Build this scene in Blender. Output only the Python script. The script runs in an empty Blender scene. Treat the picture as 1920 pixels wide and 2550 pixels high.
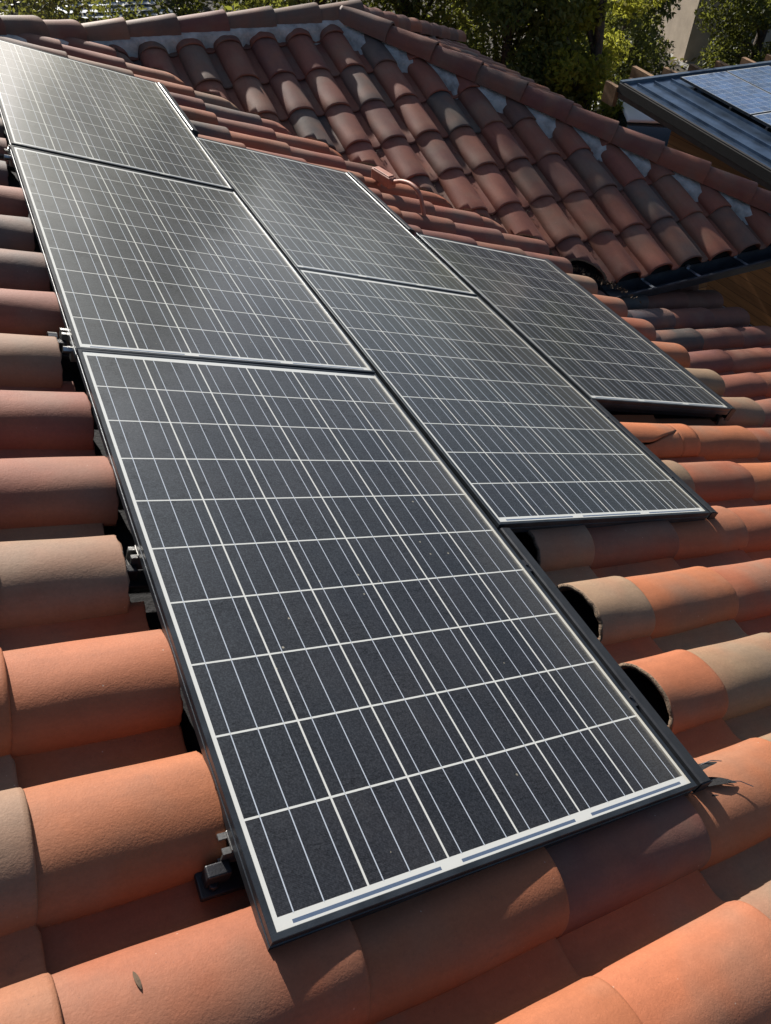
import bpy, bmesh, math, random
import numpy as np
from mathutils import Matrix, Vector, Quaternion
R_ = math.radians
SC = bpy.context.scene
COL = SC.collection
random.seed(7); RNG = np.random.default_rng(7)

# ------------------------------------------------------------------ camera
# the roof plane of the house drops towards +X by TH; Y runs along the roof, Z is up
TH = R_(20.0); CT, ST = math.cos(TH), math.sin(TH); TT = ST/CT
def to_world(p):                       # roof plane coordinates (down slope, along, normal) -> world
    return Vector((CT*p[0]+ST*p[2], p[1], -ST*p[0]+CT*p[2]))
RC = np.array([[0.8406440334, -0.4268708655, 0.3333149760],
               [-0.0299734589, -0.6511665132, -0.7583427746],
               [0.5407579873, 0.6275057260, -0.5601940404]])
TC = np.array([-0.1601551581, 0.5952786922, 1.0943590823])
cpos = to_world(-RC.T@TC)
ax = [to_world(RC[0]), to_world(-RC[1]), to_world(-RC[2])]
cam_d = bpy.data.cameras.new('camera'); cam = bpy.data.objects.new('camera', cam_d); COL.objects.link(cam)
cam.matrix_world = Matrix(((ax[0][0], ax[1][0], ax[2][0], cpos[0]), (ax[0][1], ax[1][1], ax[2][1], cpos[1]),
                           (ax[0][2], ax[1][2], ax[2][2], cpos[2]), (0, 0, 0, 1)))
cam_d.sensor_fit = 'VERTICAL'; cam_d.sensor_height = 36.0; cam_d.lens = 36.0*1865.93/2550
cam_d.clip_start = 0.02; cam_d.clip_end = 800
SC.camera = cam

# ------------------------------------------------------------------ light
SUN_EL, SUN_AZ = R_(27.4), R_(-2.0)     # azimuth measured from +Y towards +X
w = bpy.data.worlds.new('World'); SC.world = w; w.use_nodes = True
nt = w.node_tree; nt.nodes.clear()
sky = nt.nodes.new('ShaderNodeTexSky'); sky.sky_type = 'NISHITA'; sky.sun_disc = False
sky.sun_elevation = SUN_EL; sky.sun_rotation = SUN_AZ; sky.air_density = 1.0; sky.dust_density = 2.2; sky.ozone_density = 2.0
bg = nt.nodes.new('ShaderNodeBackground'); bg.inputs['Strength'].default_value = 0.056
wo = nt.nodes.new('ShaderNodeOutputWorld')
nt.links.new(sky.outputs[0], bg.inputs[0]); nt.links.new(bg.outputs[0], wo.inputs[0])
sd = bpy.data.lights.new('sun', 'SUN'); sd.energy = 5.0; sd.angle = R_(0.53); sd.color = (1.0, 0.955, 0.885)
so = bpy.data.objects.new('sun', sd); COL.objects.link(so)
sdir = Vector((math.cos(SUN_EL)*math.sin(SUN_AZ), math.cos(SUN_EL)*math.cos(SUN_AZ), math.sin(SUN_EL)))
so.rotation_mode = 'QUATERNION'; so.rotation_quaternion = sdir.to_track_quat('Z', 'Y'); so.location = (0, 0, 12)
SC.view_settings.view_transform = 'Standard'; SC.view_settings.look = 'None'
SC.view_settings.exposure = 0.80; SC.view_settings.gamma = 1.0
SC.cycles.max_bounces = 6; SC.cycles.transparent_max_bounces = 6

# ------------------------------------------------------------------ material helpers
class NT:
    def __init__(s, name):
        s.m = bpy.data.materials.new(name); s.m.use_nodes = True; s.t = s.m.node_tree; s.t.nodes.clear()
        s.out = s.n('ShaderNodeOutputMaterial'); s.b = s.n('ShaderNodeBsdfPrincipled')
        s.l(s.b.outputs[0], s.out.inputs[0])
    def n(s, ty, **k):
        x = s.t.nodes.new(ty)
        for a, v in k.items(): setattr(x, a, v)
        return x
    def l(s, a, b): s.t.links.new(a, b)
    def setv(s, inp, v):
        if hasattr(v, 'is_output'): s.l(v, inp)
        else: inp.default_value = v
    def math(s, op, a, b=0.0, c=None):
        x = s.n('ShaderNodeMath', operation=op); s.setv(x.inputs[0], a); s.setv(x.inputs[1], b)
        if c is not None: s.setv(x.inputs[2], c)
        return x.outputs[0]
    def mix(s, f, a, b, mode='MIX'):
        x = s.n('ShaderNodeMix', data_type='RGBA', blend_type=mode)
        s.setv(x.inputs[0], f)
        for i, v in ((6, a), (7, b)):
            if isinstance(v, tuple): x.inputs[i].default_value = (*v[:3], 1)
            else: s.l(v, x.inputs[i])
        return x.outputs[2]
    def noise(s, scale, vec=None, detail=4.0, rough=0.6, dist=0.0):
        x = s.n('ShaderNodeTexNoise'); x.inputs['Scale'].default_value = scale; x.inputs['Detail'].default_value = detail
        x.inputs['Roughness'].default_value = rough; x.inputs['Distortion'].default_value = dist
        if vec is not None: s.l(vec, x.inputs['Vector'])
        return x.outputs['Fac']
    def ramp(s, f, p0, p1, v0=0.0, v1=1.0):
        x = s.n('ShaderNodeMapRange', clamp=True)
        s.setv(x.inputs[0], f); x.inputs[1].default_value = p0; x.inputs[2].default_value = p1
        x.inputs[3].default_value = v0; x.inputs[4].default_value = v1
        return x.outputs[0]
    def coord(s, which='Object'):
        return s.n('ShaderNodeTexCoord').outputs[which]
    def bump(s, h, strength, dist):
        x = s.n('ShaderNodeBump'); x.inputs['Strength'].default_value = strength; x.inputs['Distance'].default_value = dist
        s.setv(x.inputs['Height'], h); s.l(x.outputs[0], s.b.inputs['Normal'])
    def base(s, c):
        i = s.b.inputs['Base Color']
        if isinstance(c, tuple): i.default_value = (*c[:3], 1)
        else: s.l(c, i)

def simple(name, col, rough=0.6, metal=0.0, var=0.25, scale=8.0, bump=0.0, bscale=120.0, spec=0.5):
    M = NT(name); c = M.coord()
    f = M.ramp(M.noise(scale, c), 0.3, 0.7, 1-var, 1+var*0.6)
    mm = M.n('ShaderNodeMix', data_type='RGBA', blend_type='MULTIPLY'); mm.inputs[0].default_value = 1
    mm.inputs[6].default_value = (*col, 1); M.l(f, mm.inputs[7]); M.base(mm.outputs[2])
    M.b.inputs['Roughness'].default_value = rough; M.b.inputs['Metallic'].default_value = metal
    M.b.inputs['Specular IOR Level'].default_value = spec
    if bump: M.bump(M.noise(bscale, c, 3), 1.0, bump)
    return M.m

def tile_mat(name, merged=False):
    M = NT(name); c = M.coord()
    oi = M.n('ShaderNodeObjectInfo')
    if merged:
        at = M.n('ShaderNodeAttribute'); at.attribute_name = 'tint'; col = at.outputs['Color']; rnd = at.outputs['Alpha']
    else:
        col = oi.outputs['Color']; rnd = oi.outputs['Random']
    off = M.n('ShaderNodeVectorMath', operation='ADD'); M.l(c, off.inputs[0])
    cmb = M.n('ShaderNodeCombineXYZ'); M.l(M.math('MULTIPLY', rnd, 37.0), cmb.inputs[0]); M.l(M.math('MULTIPLY', rnd, 91.0), cmb.inputs[1])
    M.l(cmb.outputs[0], off.inputs[1]); v = off.outputs[0]
    # flashing: a broad grey-tan bloom that comes and goes along the tile
    fl = M.ramp(M.noise(3.2, v, 3, 0.55), 0.48, 0.72, 0.0, 0.62)
    base = M.mix(fl, col, (0.20, 0.145, 0.105))
    warm = M.ramp(M.noise(5.0, v, 2), 0.42, 0.75, 0.0, 0.45)
    base = M.mix(warm, base, (0.30, 0.108, 0.056))
    fine = M.ramp(M.noise(150, v, 5, 0.75), 0.25, 0.75, 0.88, 1.10)
    base = M.mix(1.0, base, fine, 'MULTIPLY')
    blotch = M.ramp(M.noise(22, v, 4, 0.7), 0.35, 0.7, 0.94, 1.04)
    base = M.mix(1.0, base, blotch, 'MULTIPLY')
    sm = M.n('ShaderNodeMapping'); sm.inputs['Scale'].default_value = (2.2, 26, 26); M.l(v, sm.inputs[0])
    base = M.mix(1.0, base, M.ramp(M.noise(1.0, sm.outputs[0], 4, 0.65), 0.30, 0.72, 0.90, 1.06), 'MULTIPLY')
    grime = M.math('MULTIPLY', M.ramp(M.noise(34, v, 5, 0.72), 0.60, 0.74), M.ramp(M.noise(4.5, v, 3), 0.50, 0.66))
    base = M.mix(M.math('MULTIPLY', grime, 0.45), base, (0.075, 0.055, 0.045))
    pit = M.n('ShaderNodeTexVoronoi'); pit.inputs['Scale'].default_value = 120; M.l(v, pit.inputs['Vector'])
    pits = M.math('MULTIPLY', M.math('LESS_THAN', pit.outputs['Distance'], 0.13), M.ramp(M.noise(21, v, 2), 0.55, 0.62))
    base = M.mix(M.math('MULTIPLY', pits, 0.35), base, (0.09, 0.05, 0.04))
    sp = M.n('ShaderNodeTexVoronoi'); sp.inputs['Scale'].default_value = 46; M.l(v, sp.inputs['Vector'])
    dots = M.math('MULTIPLY', M.math('LESS_THAN', sp.outputs['Distance'], 0.07), M.ramp(M.noise(13, v, 2), 0.56, 0.62))
    base = M.mix(M.math('MULTIPLY', dots, 0.55), base, (0.50, 0.43, 0.36))
    M.base(base); M.b.inputs['Roughness'].default_value = 0.68; M.b.inputs['Specular IOR Level'].default_value = 0.25
    h = M.math('ADD', M.math('MULTIPLY', M.noise(260, v, 3, 0.6), 0.6), M.math('MULTIPLY', M.noise(60, v, 3, 0.6), 0.5))
    M.bump(h, 0.7, 0.0013)
    return M.m

def cell_mat(name, tint):
    """photovoltaic laminate: dark cells, white gaps, three busbars a cell, fine fingers, dust"""
    M = NT(name); c = M.coord(); s = M.n('ShaderNodeSeparateXYZ'); M.l(c, s.inputs[0])
    u, v = s.outputs[0], s.outputs[1]
    PIT = 0.159
    cu = M.math('DIVIDE', u, PIT); cv = M.math('DIVIDE', v, PIT)
    fu = M.math('FRACT', cu); fv = M.math('FRACT', cv)
    eu = M.math('MINIMUM', fu, M.math('SUBTRACT', 1.0, fu)); ev = M.math('MINIMUM', fv, M.math('SUBTRACT', 1.0, fv))
    gap = M.math('MAXIMUM', M.math('LESS_THAN', eu, 0.0125), M.math('LESS_THAN', ev, 0.0125))
    out = M.math('MAXIMUM', M.math('MAXIMUM', M.math('LESS_THAN', cu, 0.0), M.math('GREATER_THAN', cu, 6.0)),
                 M.math('MAXIMUM', M.math('LESS_THAN', cv, 0.0), M.math('GREATER_THAN', cv, 10.0)))
    white = M.math('MAXIMUM', gap, out)
    b3 = M.math('FRACT', M.math('MULTIPLY_ADD', fu, 3.1, -0.05)); bb = M.math('ABSOLUTE', M.math('SUBTRACT', b3, 0.5))
    bus = M.math('MULTIPLY', M.math('LESS_THAN', bb, 0.020), M.math('SUBTRACT', 1.0, out))
    # collector ribbons in the white end margins, one piece per two columns
    ru = M.math('FRACT', M.math('MULTIPLY_ADD', cu, 0.5, 0.0))
    rib = M.math('MULTIPLY', M.math('LESS_THAN', M.math('ABSOLUTE', M.math('SUBTRACT', ru, 0.5)), 0.43),
                 M.math('LESS_THAN', M.math('ABSOLUTE', M.math('ADD', cv, 0.064)), 0.019))
    fing = M.math('FRACT', M.math('MULTIPLY', fv, 62.0)); fing = M.math('LESS_THAN', fing, 0.17)
    n1 = M.noise(5.5, c, 4, 0.6)
    st = M.n('ShaderNodeMapping'); st.inputs['Scale'].default_value = (13, 62, 1); M.l(c, st.inputs[0])
    crk = M.noise(1.0, st.outputs[0], 4, 0.68, 1.6)
    crk = M.math('MULTIPLY', M.ramp(M.math('ABSOLUTE', M.math('SUBTRACT', crk, 0.5)), 0.008, 0.030, 1.0, 0.0), M.ramp(M.noise(9, c, 3), 0.40, 0.62))
    cell = M.mix(M.ramp(n1, 0.35, 0.7), (0.0062*tint[0], 0.0052*tint[1], 0.0058*tint[2]), (0.0125*tint[0], 0.0100*tint[1], 0.0092*tint[2]))
    wn = M.n('ShaderNodeTexWhiteNoise', noise_dimensions='2D'); cc = M.n('ShaderNodeCombineXYZ')
    M.l(M.math('FLOOR', cu), cc.inputs[0]); M.l(M.math('FLOOR', cv), cc.inputs[1]); M.l(cc.outputs[0], wn.inputs['Vector'])
    cell = M.mix(1.0, cell, M.ramp(wn.outputs['Value'], 0, 1, 0.75, 1.30), 'MULTIPLY')
    cell = M.mix(M.math('MULTIPLY', crk, 0.9), cell, (0.0012, 0.0012, 0.0015))
    grain = M.ramp(M.noise(330, c, 2, 0.6), 0.46, 0.76, 0.0, 0.045)
    cell = M.mix(grain, cell, (0.35, 0.32, 0.30))
    cell = M.mix(M.math('MULTIPLY', fing, 0.035), cell, (0.55, 0.55, 0.60))
    col = M.mix(bus, cell, (0.40, 0.44, 0.50))
    col = M.mix(white, col, (0.55, 0.55, 0.52))
    busg = M.math('MULTIPLY', bus, gap)
    col = M.mix(M.math('MULTIPLY', busg, 0.45), col, (0.25, 0.27, 0.30))
    col = M.mix(rib, col, (0.075, 0.105, 0.165))
    # dust: overall film, band along the lower long edge, droppings
    film = M.ramp(M.noise(2.2, c, 5, 0.65), 0.3, 0.8, 0.002, 0.011)
    edge = M.ramp(M.math('ADD', u, M.math('MULTIPLY', M.noise(60, c, 4, 0.7), 0.012)), 0.948, 0.966, 0.0, 0.55)
    edge = M.math('ADD', edge, M.ramp(M.math('ADD', u, M.math('MULTIPLY', M.noise(9, c, 3), 0.05)), 0.80, 0.985, 0.0, 0.05))
    vo = M.n('ShaderNodeTexVoronoi'); vo.inputs['Scale'].default_value = 26; M.l(c, vo.inputs['Vector'])
    spot = M.math('MULTIPLY', M.math('LESS_THAN', vo.outputs['Distance'], 0.075), M.ramp(M.noise(7.3, c, 2), 0.58, 0.60))
    dust = M.math('MINIMUM', M.math('ADD', M.math('ADD', film, edge), M.math('MULTIPLY', spot, 0.45)), 1.0)
    col = M.mix(dust, col, (0.52, 0.47, 0.36))
    M.base(col)
    M.b.inputs['IOR'].default_value = 1.5
    M.setv(M.b.inputs['Roughness'], M.ramp(M.noise(3.0, c, 4), 0.3, 0.8, 0.47, 0.54)); M.setv(M.b.inputs['Specular IOR Level'], M.math('MULTIPLY', M.math('SUBTRACT', 1.0, M.math('MULTIPLY', crk, 0.65)), M.ramp(M.noise(330, c, 2, 0.6), 0.35, 0.7, 0.24, 0.58))); M.b.inputs['Specular Tint'].default_value = (0.58, 0.80, 1.0, 1); M.b.inputs['Sheen Weight'].default_value = 0.0; M.b.inputs['Sheen Roughness'].default_value = 0.28; M.b.inputs['Sheen Tint'].default_value = (0.9, 0.95, 1, 1)
    M.b.inputs['Coat Weight'].default_value = 1.0; M.b.inputs['Coat Roughness'].default_value = 0.13; M.b.inputs['Coat IOR'].default_value = 1.38
    M.bump(M.noise(700, c, 2, 0.5), 0.10, 0.0006)
    return M.m

def leaf_mat(name, c0, c1, trans=0.45):
    M = NT(name); at = M.n('ShaderNodeAttribute'); at.attribute_name = 'tint'
    col = M.mix(at.outputs['Fac'], c0, c1)
    M.base(col); M.b.inputs['Roughness'].default_value = 0.55; M.b.inputs['Specular IOR Level'].default_value = 0.35
    tr = M.n('ShaderNodeBsdfTranslucent')
    tc = M.mix(0.6, col, (0.36, 0.38, 0.05)); M.l(tc, tr.inputs[0])
    mx = M.n('ShaderNodeMixShader'); mx.inputs[0].default_value = trans
    M.l(M.b.outputs[0], mx.inputs[1]); M.l(tr.outputs[0], mx.inputs[2]); M.l(mx.outputs[0], M.out.inputs[0])
    return M.m

def planks_mat(name, col, axis, pitch):
    M = NT(name); c = M.coord(); s = M.n('ShaderNodeSeparateXYZ'); M.l(c, s.inputs[0])
    q = M.math('DIVIDE', s.outputs[axis], pitch); f = M.math('FRACT', q); fl = M.math('FLOOR', q)
    wn = M.n('ShaderNodeTexWhiteNoise', noise_dimensions='1D'); M.l(fl, wn.inputs['W'])
    mp = M.n('ShaderNodeMapping'); mp.inputs['Scale'].default_value = (30, 1.5, 30); M.l(c, mp.inputs[0])
    g = M.noise(1.0, mp.outputs[0], 4, 0.6)
    k = M.math('MULTIPLY', M.ramp(wn.outputs['Value'], 0, 1, 0.75, 1.15), M.ramp(g, 0.25, 0.75, 0.75, 1.2))
    base = M.mix(1.0, col, k, 'MULTIPLY'); line = M.math('LESS_THAN', f, 0.06)
    M.base(M.mix(M.math('MULTIPLY', line, 0.7), base, (0.02, 0.01, 0.006))); M.b.inputs['Roughness'].default_value = 0.7
    return M.m

MAT = dict(
    tile=tile_mat('terracotta'), tile_m=tile_mat('terracotta_courses', True),
    cells=cell_mat('cells', (1, 1, 1)), cells_blue=cell_mat('cells_blue', (5.0, 13.0, 28.0)),  # blue cells, their colour brightened to carry the sky reflection as well
    frame=simple('black_anodised', (0.040, 0.047, 0.055), 0.34, 0.5, 0.40, 14, 0.0003, 400),
    skirt=simple('charcoal_trim', (0.030, 0.032, 0.036), 0.42, 0.3, 0.3, 20, 0.0003, 300),
    alu=simple('mill_aluminium', (0.26, 0.255, 0.245), 0.38, 0.75, 0.25, 40, 0.0004, 200),
    steel=simple('bolt_steel', (0.55, 0.55, 0.54), 0.3, 1.0, 0.2, 60),
    hook=simple('black_bracket', (0.022, 0.022, 0.026), 0.45, 0.2, 0.3, 30, 0.0005, 200),
    deck=simple('underlayment', (0.016, 0.015, 0.016), 0.95, 0, 0.4, 12, 0.003, 90),
    raw=simple('raw_cut_clay', (0.22, 0.155, 0.105), 0.95, 0, 0.5, 120, 0.004, 260),
    mortar=simple('grey_mortar', (0.43, 0.41, 0.385), 0.95, 0, 0.42, 11, 0.012, 30),
    gutter=simple('black_gutter', (0.050, 0.055, 0.065), 0.34, 0.2, 0.4, 10),
    strap=simple('zinc_strap', (0.36, 0.38, 0.42), 0.4, 0.8, 0.3, 40),
    pipe=simple('painted_conduit', (0.36, 0.135, 0.085), 0.55, 0, 0.2, 30, 0.0006, 150),
    seam=simple('standing_seam_metal', (0.13, 0.18, 0.25), 0.30, 0.85, 0.45, 3, 0.0006, 60),
    beam=simple('dark_fascia', (0.014, 0.011, 0.010), 0.7, 0, 0.4, 8, 0.002, 60),
    rafter=simple('cedar_rafter', (0.26, 0.145, 0.070), 0.8, 0, 0.35, 9, 0.002, 70),
    siding=planks_mat('cedar_siding', (0.38, 0.155, 0.048), 2, 0.14),
    stucco=simple('tan_stucco', (0.40, 0.33, 0.26), 0.95, 0, 0.15, 3, 0.004, 60),
    earth=simple('dry_earth', (0.050, 0.040, 0.028), 0.98, 0, 0.6, 1.3, 0.03, 9),
    path=simple('concrete_path', (0.26, 0.25, 0.24), 0.95, 0, 0.2, 3, 0.004, 40),
    bark=simple('bark', (0.075, 0.055, 0.040), 0.95, 0, 0.5, 14, 0.02, 30),
    post=simple('weathered_post', (0.24, 0.21, 0.17), 0.9, 0, 0.35, 10, 0.006, 50),
    board=simple('pale_sheet', (0.45, 0.50, 0.56), 0.5, 0, 0.15, 3),
    rail=simple('rust_brown_paint', (0.10, 0.032, 0.022), 0.7, 0, 0.3, 8),
    carpaint=simple('white_car_paint', (0.74, 0.75, 0.76), 0.25, 0, 0.04, 3),
    glass=simple('dark_glass', (0.012, 0.016, 0.020), 0.06, 0, 0.1, 3, spec=0.7),
    tyre=simple('tyre_rubber', (0.02, 0.02, 0.02), 0.9), rim=simple('wheel_rim', (0.5, 0.5, 0.5), 0.3, 0.9),
    litter=simple('dry_leaf', (0.10, 0.062, 0.035), 0.9, 0, 0.6, 60),
    shade_hill=simple('hill_scrub', (0.035, 0.042, 0.020), 1.0, 0, 0.6, 0.4, 0.3, 1.0),
)
MAT['leaf_olive'] = leaf_mat('leaf_olive', (0.060, 0.065, 0.030), (0.17, 0.16, 0.075), 0.30)
MAT['leaf_dark'] = leaf_mat('leaf_dark', (0.030, 0.040, 0.018), (0.085, 0.100, 0.038), 0.40)
MAT['leaf_oak'] = leaf_mat('leaf_oak', (0.055, 0.066, 0.024), (0.170, 0.170, 0.052), 0.50)
MAT['leaf_yellow'] = leaf_mat('leaf_yellow', (0.10, 0.115, 0.018), (0.32, 0.29, 0.040), 0.58)

# ------------------------------------------------------------------ object helpers
WM = {}
def link(o, parent=None, M=None):
    COL.objects.link(o)
    M = M if M is not None else Matrix.Identity(4)
    if parent is not None:
        o.parent = parent; o.matrix_basis = WM[parent.name].inverted() @ M
    else: o.matrix_basis = M
    WM[o.name] = M
    return o
def tag(o, label=None, cat=None, group=None, kind=None):
    if label: o['label'] = label
    if cat: o['category'] = cat
    if group: o['group'] = group
    if kind: o['kind'] = kind
    return o
def mesh(name, V, F, mats, smooth=False, fm=None):
    me = bpy.data.meshes.new(name); me.from_pydata([tuple(v) for v in V], [], F)
    for m in (mats if isinstance(mats, (list, tuple)) else [mats]): me.materials.append(m)
    if fm: me.polygons.foreach_set('material_index', fm)
    if smooth: me.polygons.foreach_set('use_smooth', [True]*len(me.polygons))
    me.update(); return me
def put(name, me, parent=None, M=None): return link(bpy.data.objects.new(name, me), parent, M)
def empty(name, M, parent=None):
    o = bpy.data.objects.new(name, None); o.empty_display_size = 0.1; return link(o, parent, M)
def T(x, y, z): return Matrix.Translation((x, y, z))
def frame_mat(o, x, y, z):
    return Matrix(((x[0], y[0], z[0], o[0]), (x[1], y[1], z[1], o[1]), (x[2], y[2], z[2], o[2]), (0, 0, 0, 1)))
class MB:
    def __init__(s): s.V = []; s.F = []; s.m = []
    def add(s, V, F, mi=0):
        b = len(s.V); s.V += [tuple(v) for v in V]; s.F += [tuple(i+b for i in f) for f in F]; s.m += [mi]*len(F); return s
    def box(s, x0, x1, y0, y1, z0, z1, mi=0, M=None):
        V = [Vector(p) for p in ((x0,y0,z0),(x1,y0,z0),(x1,y1,z0),(x0,y1,z0),(x0,y0,z1),(x1,y0,z1),(x1,y1,z1),(x0,y1,z1))]
        if M is not None: V = [M@p for p in V]
        return s.add(V, [(0,3,2,1),(4,5,6,7),(0,1,5,4),(1,2,6,5),(2,3,7,6),(3,0,4,7)], mi)
    def tube(s, pts, r, n=10, mi=0, caps=True, radii=None):
        pts = [Vector(p) for p in pts]; rings = []; up = Vector((0.31, 0.17, 0.93))
        for i, p in enumerate(pts):
            d = (pts[min(i+1, len(pts)-1)]-pts[max(i-1, 0)]).normalized()
            a = d.cross(up)
            if a.length < 1e-3: a = d.cross(Vector((1, 0, 0)))
            a.normalize(); b = d.cross(a); rr = radii[i] if radii else r
            rings.append([p+a*math.cos(t)*rr+b*math.sin(t)*rr for t in [2*math.pi*k/n for k in range(n)]])
        V = [v for q in rings for v in q]; F = []
        for i in range(len(pts)-1):
            for k in range(n):
                F.append((i*n+k, i*n+(k+1) % n, (i+1)*n+(k+1) % n, (i+1)*n+k))
        if caps: F += [tuple(range(n))[::-1], tuple((len(pts)-1)*n+k for k in range(n))]
        return s.add(V, F, mi)
    def poly(s, P, mi=0): return s.add(P, [tuple(range(len(P)))], mi)
    def prism(s, prof, x0, x1, mi=0, M=None):      # profile in (y,z), swept along x
        n = len(prof); V = [Vector((x0, *p)) for p in prof]+[Vector((x1, *p)) for p in prof]
        if M is not None: V = [M@p for p in V]
        return s.add(V, [(i, (i+1) % n, n+(i+1) % n, n+i) for i in range(n)]+[tuple(range(n))[::-1], tuple(range(n, 2*n))], mi)
    def mesh(s, name, mats, smooth=False): return mesh(name, s.V, s.F, mats, smooth, s.m)
    def build(s, name, mats, parent=None, M=None, smooth=False): return put(name, s.mesh(name, mats, smooth), parent, M)
def bevel(o, wdt=0.003, seg=2):
    b = o.modifiers.new('bevel', 'BEVEL'); b.width = wdt; b.segments = seg; b.limit_method = 'ANGLE'; b.angle_limit = R_(40); return o

# ------------------------------------------------------------------ the ground and what lies far off
GZ = -5.2
g = mesh('ground', [(-400,-400,GZ),(400,-400,GZ),(400,400,GZ),(-400,400,GZ)], [(0,1,2,3)], MAT['earth'])
tag(put('ground', g), kind='structure')
pb = MB(); pb.poly([(18.6,17.4,GZ+.006),(20.1,17.0,GZ+.006),(21.5,19.6,GZ+.006),(19.4,19.9,GZ+.006)])
tag(pb.build('path', MAT['path']), kind='structure')
# wooded hill behind everything
hv = []; hf = []; NX = 60
for i in range(NX+1):
    t = i/NX; a = R_(-80+160*t)
    for k, (rr, zz) in enumerate(((70, GZ-1), (85, 5), (110, 11), (150, 16))):
        h = zz+(1.8*math.sin(i*0.7)+1.2*math.sin(i*1.9+1))*(k > 0)*(0.5+k*0.3)
        hv.append((rr*math.sin(a)+8, rr*math.cos(a), h))
for i in range(NX):
    for k in range(3):
        b = i*4+k; hf.append((b, b+1, b+5, b+4))
tag(put('hills', mesh('hills', hv, hf, MAT['shade_hill'], True)), kind='structure')

# ------------------------------------------------------------------ barrel tiles
PITCH, HALF, RISE, EXPO, TLEN, TTH = 0.2938, 0.1031, 0.0805, 0.4195, 0.465, 0.0135
LIFT = 0.020; TILT = LIFT/TLEN
def profile(rise=RISE):
    P = [(-HALF-0.0005, -0.010)]
    for k in range(23):
        a = math.pi*(1-k/22.0); P.append((HALF*math.cos(a)*(1.0 if a > math.pi/2 else 1.13), rise*max(0.0, math.sin(a))**0.90))
    P[-1] = (HALF*1.13+0.001, 0.008)
    P += [(HALF*1.13+0.007, -0.001), (HALF*1.13+0.018, -0.0055), (HALF+0.048, -0.0075), (PITCH-HALF-0.012, -0.005), (PITCH-HALF+0.010, 0.003), (PITCH-HALF+0.022, 0.010)]
    return P
PROF = profile()
def prof_normals(P):
    N = []
    for i in range(len(P)):
        a, b = P[max(i-1, 0)], P[min(i+1, len(P)-1)]
        dx, dy = b[0]-a[0], b[1]-a[1]; L = math.hypot(dx, dy) or 1; N.append((-dy/L, dx/L))
    return N
PN = prof_normals(PROF)
def tile_geo(x0=0.0, x1=TLEN, cut0=False, cut1=False, seed=0):
    """x runs down the slope, nose at x1; returns verts, faces, material index (0 clay, 1 raw cut)"""
    r = random.Random(seed); n = len(PROF); L = x1-x0
    st = [x0, x0+0.004]+[x0+L*k/6 for k in range(1, 6)]+[x1-0.010, x1-0.003, x1]
    ins = [0.0]*(len(st)-2)+[0.0010, 0.0045]
    if cut1: ins = [0.0]*len(st)
    ph = [r.uniform(0, 6.28) for _ in range(4)]
    O, I = [], []
    for si, x in enumerate(st):
        for j, ((a, b), (na, nb)) in enumerate(zip(PROF, PN)):
            wob = 0.0011*math.sin(9*x+ph[0]+j*0.35)+0.0009*math.sin(17*x+ph[1]-j*0.6)
            xx = x
            if cut1 and si == len(st)-1: xx += 0.0018*math.sin(j*1.9+ph[2])+0.0012*math.sin(j*5.1+ph[3])
            if cut0 and si == 0: xx += 0.0018*math.sin(j*1.7+ph[2])+0.0012*math.sin(j*4.3+ph[3])
            if not cut1:                                   # rounded lip corner of the pan at the nose
                q = max(0.0, (a-(PITCH-HALF-0.02))/0.04); xx -= 0.020*q*q*max(0.0, (x-x0)/L-0.8)*5
            z = TILT*x
            O.append((xx, a+na*(wob-ins[si]), b+nb*(wob-ins[si])+z)); I.append((xx, a-na*TTH, b-nb*TTH+z))
    V = O+I; m = len(O); F = []; mi = []
    for s_ in range(len(st)-1):
        for j in range(n-1):
            k = s_*n+j
            F.append((k, k+1, k+n+1, k+n)); mi.append(0); F.append((m+k, m+k+n, m+k+n+1, m+k+1)); mi.append(0)
        k = s_*n; F.append((k, k+n, m+k+n, m+k)); mi.append(0)
        k = s_*n+n-1; F.append((k, m+k, m+k+n, k+n)); mi.append(0)
    for j in range(n-1):
        k = (len(st)-1)*n+j
        F.append((k, k+1, m+k+1, m+k)); mi.append(1 if cut1 else 0)
        F.append((j, m+j, m+j+1, j+1)); mi.append(1 if cut0 else 0)
    return V, F, mi
FULL = []
for s_ in range(4):
    V, F, mi = tile_geo(seed=s_); FULL.append(mesh('roof_tile', V, F, [MAT['tile'], MAT['raw']], True, mi))

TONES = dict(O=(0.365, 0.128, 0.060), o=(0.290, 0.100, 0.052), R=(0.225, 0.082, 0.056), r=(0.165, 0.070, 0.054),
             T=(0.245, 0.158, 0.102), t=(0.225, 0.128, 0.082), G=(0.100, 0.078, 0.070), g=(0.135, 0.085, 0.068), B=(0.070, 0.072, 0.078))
def tone(ch, rnd):
    c = TONES[ch]; k = rnd.uniform(0.90, 1.10); return (c[0]*k, c[1]*k*rnd.uniform(0.95, 1.05), c[2]*k, 1.0)

# camera-free test of what the photograph's side of the roof shows: used only to choose which tiles are worth an object
def in_view(P, mx=0.10):
    q = RC@np.array([CT*P[0]-ST*P[2], P[1], ST*P[0]+CT*P[2]])+TC
    if q[2] < 0.05: return False, 9
    x, y = 960+1865.93*q[0]/q[2], 1275+1865.93*q[1]/q[2]
    return (-1920*mx < x < 1920*(1+mx) and -2550*mx < y < 2550*(1+mx)), q[2]

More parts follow.
